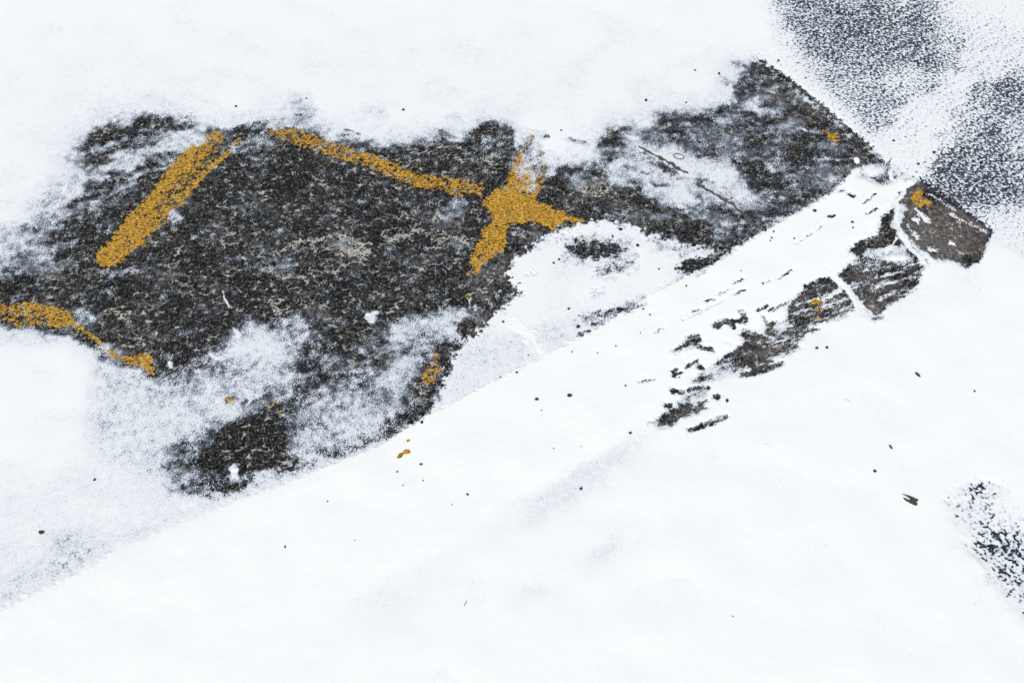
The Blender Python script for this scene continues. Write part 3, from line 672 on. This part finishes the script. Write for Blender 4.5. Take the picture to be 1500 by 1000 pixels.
for i, (u, v, s) in enumerate(GRIT):
    k = scale_at(v)*s*0.5
    bm = pebble_bm(k*random.uniform(1.0, 1.35), k*random.uniform(.8, 1.1), k*.6, i)
    p = at(u, v); o = new_obj('grit', bm, M_grit, (p.x, p.y, ground_z(p)+k*.25)); o.rotation_euler = (0, 0, random.uniform(0, 3.1))
    if u == 61: tag(o, 'largest dark grit crumb, alone on the powdery snow at the far lower left', 'grit')
    else: tag(o, 'tiny dark crumb of grit lying on the snow', 'grit', group='dark grit scattered over snow and concrete')

def prism(pts, h, jag=0):
    """flat-lying splinter: outline in drawing units, thickness in metres"""
    c = [at(*q) for q in pts]; ce = sum(c, Vector())/len(c); z0 = ground_z(ce)
    bm = bmesh.new(); N = len(c)
    bot = [bm.verts.new((q.x-ce.x, q.y-ce.y, -0.001)) for q in c]; tp = [bm.verts.new(((q.x-ce.x)*.93, (q.y-ce.y)*.93, h*random.uniform(.75, 1.1))) for q in c]
    bm.faces.new(bot[::-1]); 
    for i in range(N): bm.faces.new([bot[i], bot[(i+1) % N], tp[(i+1) % N], tp[i]])
    f = bm.faces.new(tp); bmesh.ops.triangulate(bm, faces=[f]); bmesh.ops.recalc_face_normals(bm, faces=bm.faces)
    return bm, (ce.x, ce.y, z0)
def splinter(name, pts, h, mat, label, cat):
    bm, loc = prism(pts, h); return tag(new_obj(name, bm, mat, loc), label, cat)
splinter('bark_chip', [(1320,724),(1331,727),(1345,733),(1343,736),(1339,735),(1344,739),(1342,742),(1334,739),(1324,733),(1322,730),(1331,734),(1333,732),(1326,727)], .003, M_bark, 'dark forked chip of bark on smooth snow at the right', 'bark chip')
splinter('seed_husk', [(1339,547),(1342,546),(1347,550),(1348,554),(1344,552)], .003, M_bark, 'slim dark seed husk alone on the white snow', 'seed husk')
splinter('bark_crumb', [(1301,653),(1304,653),(1306,656),(1307,658),(1305,659),(1303,656)], .003, M_bark, 'pair of joined dark crumbs on open snow above the forked bark chip', 'bark crumb')
splinter('bark_crumb', [(1278,691),(1283,690),(1284,692),(1280,693)], .002, M_bark, 'small curved dark crumb left of the joined pair', 'bark crumb')
splinter('paint_flake', [(581,671),(584,666),(590,663),(594,659),(600,659),(602,664),(597,666),(592,666),(588,671),(583,673)], .0022, MP, 'larger curled yellow paint flake lying on the wheel track', 'paint flake')
splinter('paint_flake', [(595,646),(599,644),(601,646),(599,649),(596,648)], .0018, MP, 'tiny yellow paint flake just above the larger flake', 'paint flake')
splinter('rust_flake', [(1398,309),(1404,310),(1407,313),(1402,314)], .0018, mat_flat('rust', (.16, .05, .03), (.25, .09, .05)), 'small rusty red flake at the bare slab corner edge', 'rust flake')

def tube(name, pts, r, mat, label, cat, z=.002, closed=False, seg=6):
    P3 = [at(*q) for q in pts]; ce = sum(P3, Vector())/len(P3); zz = [ground_z(q) for q in P3]; z0 = max(zz) if closed else sum(zz)/len(zz)
    bm = bmesh.new(); rings = []; N = len(P3)
    for i, q in enumerate(P3):
        a = P3[(i+1) % N] if (closed or i < N-1) else q; b = P3[i-1] if (closed or i > 0) else q
        t = (a-b).normalized(); s = Vector((-t.y, t.x, 0)); rr = r[i] if isinstance(r, list) else r
        zc = (z0 if closed else zz[i])-z0+z
        rings.append([bm.verts.new((q.x-ce.x+s.x*math.cos(x)*rr, q.y-ce.y+s.y*math.cos(x)*rr, zc+math.sin(x)*rr)) for x in [2*math.pi*k/seg for k in range(seg)]])
    for i in range(N if closed else N-1):
        A_, B_ = rings[i], rings[(i+1) % N]
        for k in range(seg): bm.faces.new([A_[k], A_[(k+1) % seg], B_[(k+1) % seg], B_[k]])
    if not closed: bm.faces.new(rings[0][::-1]); bm.faces.new(rings[-1])
    bmesh.ops.recalc_face_normals(bm, faces=bm.faces)
    return tag(new_obj(name, bm, mat, (ce.x, ce.y, z0), smooth=True), label, cat)
ell = [(994+7.6*math.cos(t)+0.6*math.sin(t), 230.5+3.9*math.sin(t)+1.2*math.cos(t)) for t in [2*math.pi*k/40 for k in range(40)]]
tube('wire_ring', ell, .0014, M_ring, 'thin dark oval wire ring lying on snow beside the cracked joint', 'wire ring', closed=True, z=.003)
tube('twig', [(680,888),(682,884),(684,880)], [.0006, .0009, .0006], M_twig, 'hair-thin dark twig standing out on the smooth lower snow', 'twig', z=.001)
tube('twig', [(1298,241),(1302,238),(1306,233)], [.001, .0022, .001], M_bark, 'short dark twig at the slab corner crossed by the wheel track', 'twig', z=.002)

def filler(pts, wds, label):
    """ragged strip of old joint filler, slightly proud of the slab"""
    bm = bmesh.new(); P3 = []
    n = 26
    L = np.linspace(0, len(pts)-1, n)
    for q in L:
        i = min(int(q), len(pts)-2); f = q-i
        P3.append((pts[i][0]*(1-f)+pts[i+1][0]*f+random.uniform(-1.3, 1.3), pts[i][1]*(1-f)+pts[i+1][1]*f+random.uniform(-1.2, 1.2), (wds[i]*(1-f)+wds[i+1]*f)*random.uniform(.3, 1.4)))
    c = [at(a, b) for a, b, _ in P3]; ce = sum(c, Vector())/n; rows = []
    for i in range(n):
        t = (c[min(i+1, n-1)]-c[max(i-1, 0)]).normalized(); s = Vector((-t.y, t.x, 0)); hw = P3[i][2]*scale_at(P3[i][1])*.5
        z = ground_z(c[i]); h = random.uniform(.002, .0045)
        rows.append([bm.verts.new(c[i]-ce+s*hw*k+Vector((0, 0, zz))) for k, zz in ((-1, z-.002), (-.75, z+h*.7), (0.1, z+h*random.uniform(.4, 1.1)), (.8, z+h*.7), (1, z-.002))])
    for i in range(n-1):
        for k in range(4): bm.faces.new([rows[i][k], rows[i][k+1], rows[i+1][k+1], rows[i+1][k]])
    bm.faces.new(rows[0]); bm.faces.new(rows[-1][::-1])
    bmesh.ops.recalc_face_normals(bm, faces=bm.faces)
    return tag(new_obj('joint_filler', bm, M_seal, (ce.x, ce.y, 0)), label, 'joint filler', group='joint filler strips along the cracked joint')
filler([(936,215),(950,222),(968,232),(984,241),(996,249),(1008,255)], [3, 5, 7, 6, 7, 3], 'dark strip of old joint filler poking through snow below the wire ring')
filler([(1020,269),(1032,276),(1050,286),(1070,298),(1090,314),(1108,334)], [7, 8, 6, 7, 6, 8], 'long crumbling joint filler strip running down to the wheel track')

for i, (u, v, a, b, lb) in enumerate([(344,688,7,4.5,'round white snow lump on the darkest bare patch'),(540,461,5,3,'white snow clot on the bare concrete above the lower veil'),(249,531,3.5,2.5,'small white snow clot at the lower left paint remnant'),
        (1121,654,8,6,'faint round snow lump on open snow below the scraped patches'),(1240,590,8,6,'faint squarish snow lump on open snow right of the scraped patches'),(1255,235,5,7,'upright snow lump on the slab edge where the wheel track begins')]):
    k = scale_at(v); p = at(u, v)
    o = new_obj('snow_lump', pebble_bm(a*k, b*k*1.2, b*k*(.4 if i in (0, 5) else .22), i+40, .15), M_lump, (p.x, p.y, ground_z(p)-b*k*.12), smooth=True); tag(o, lb, 'snow lump')
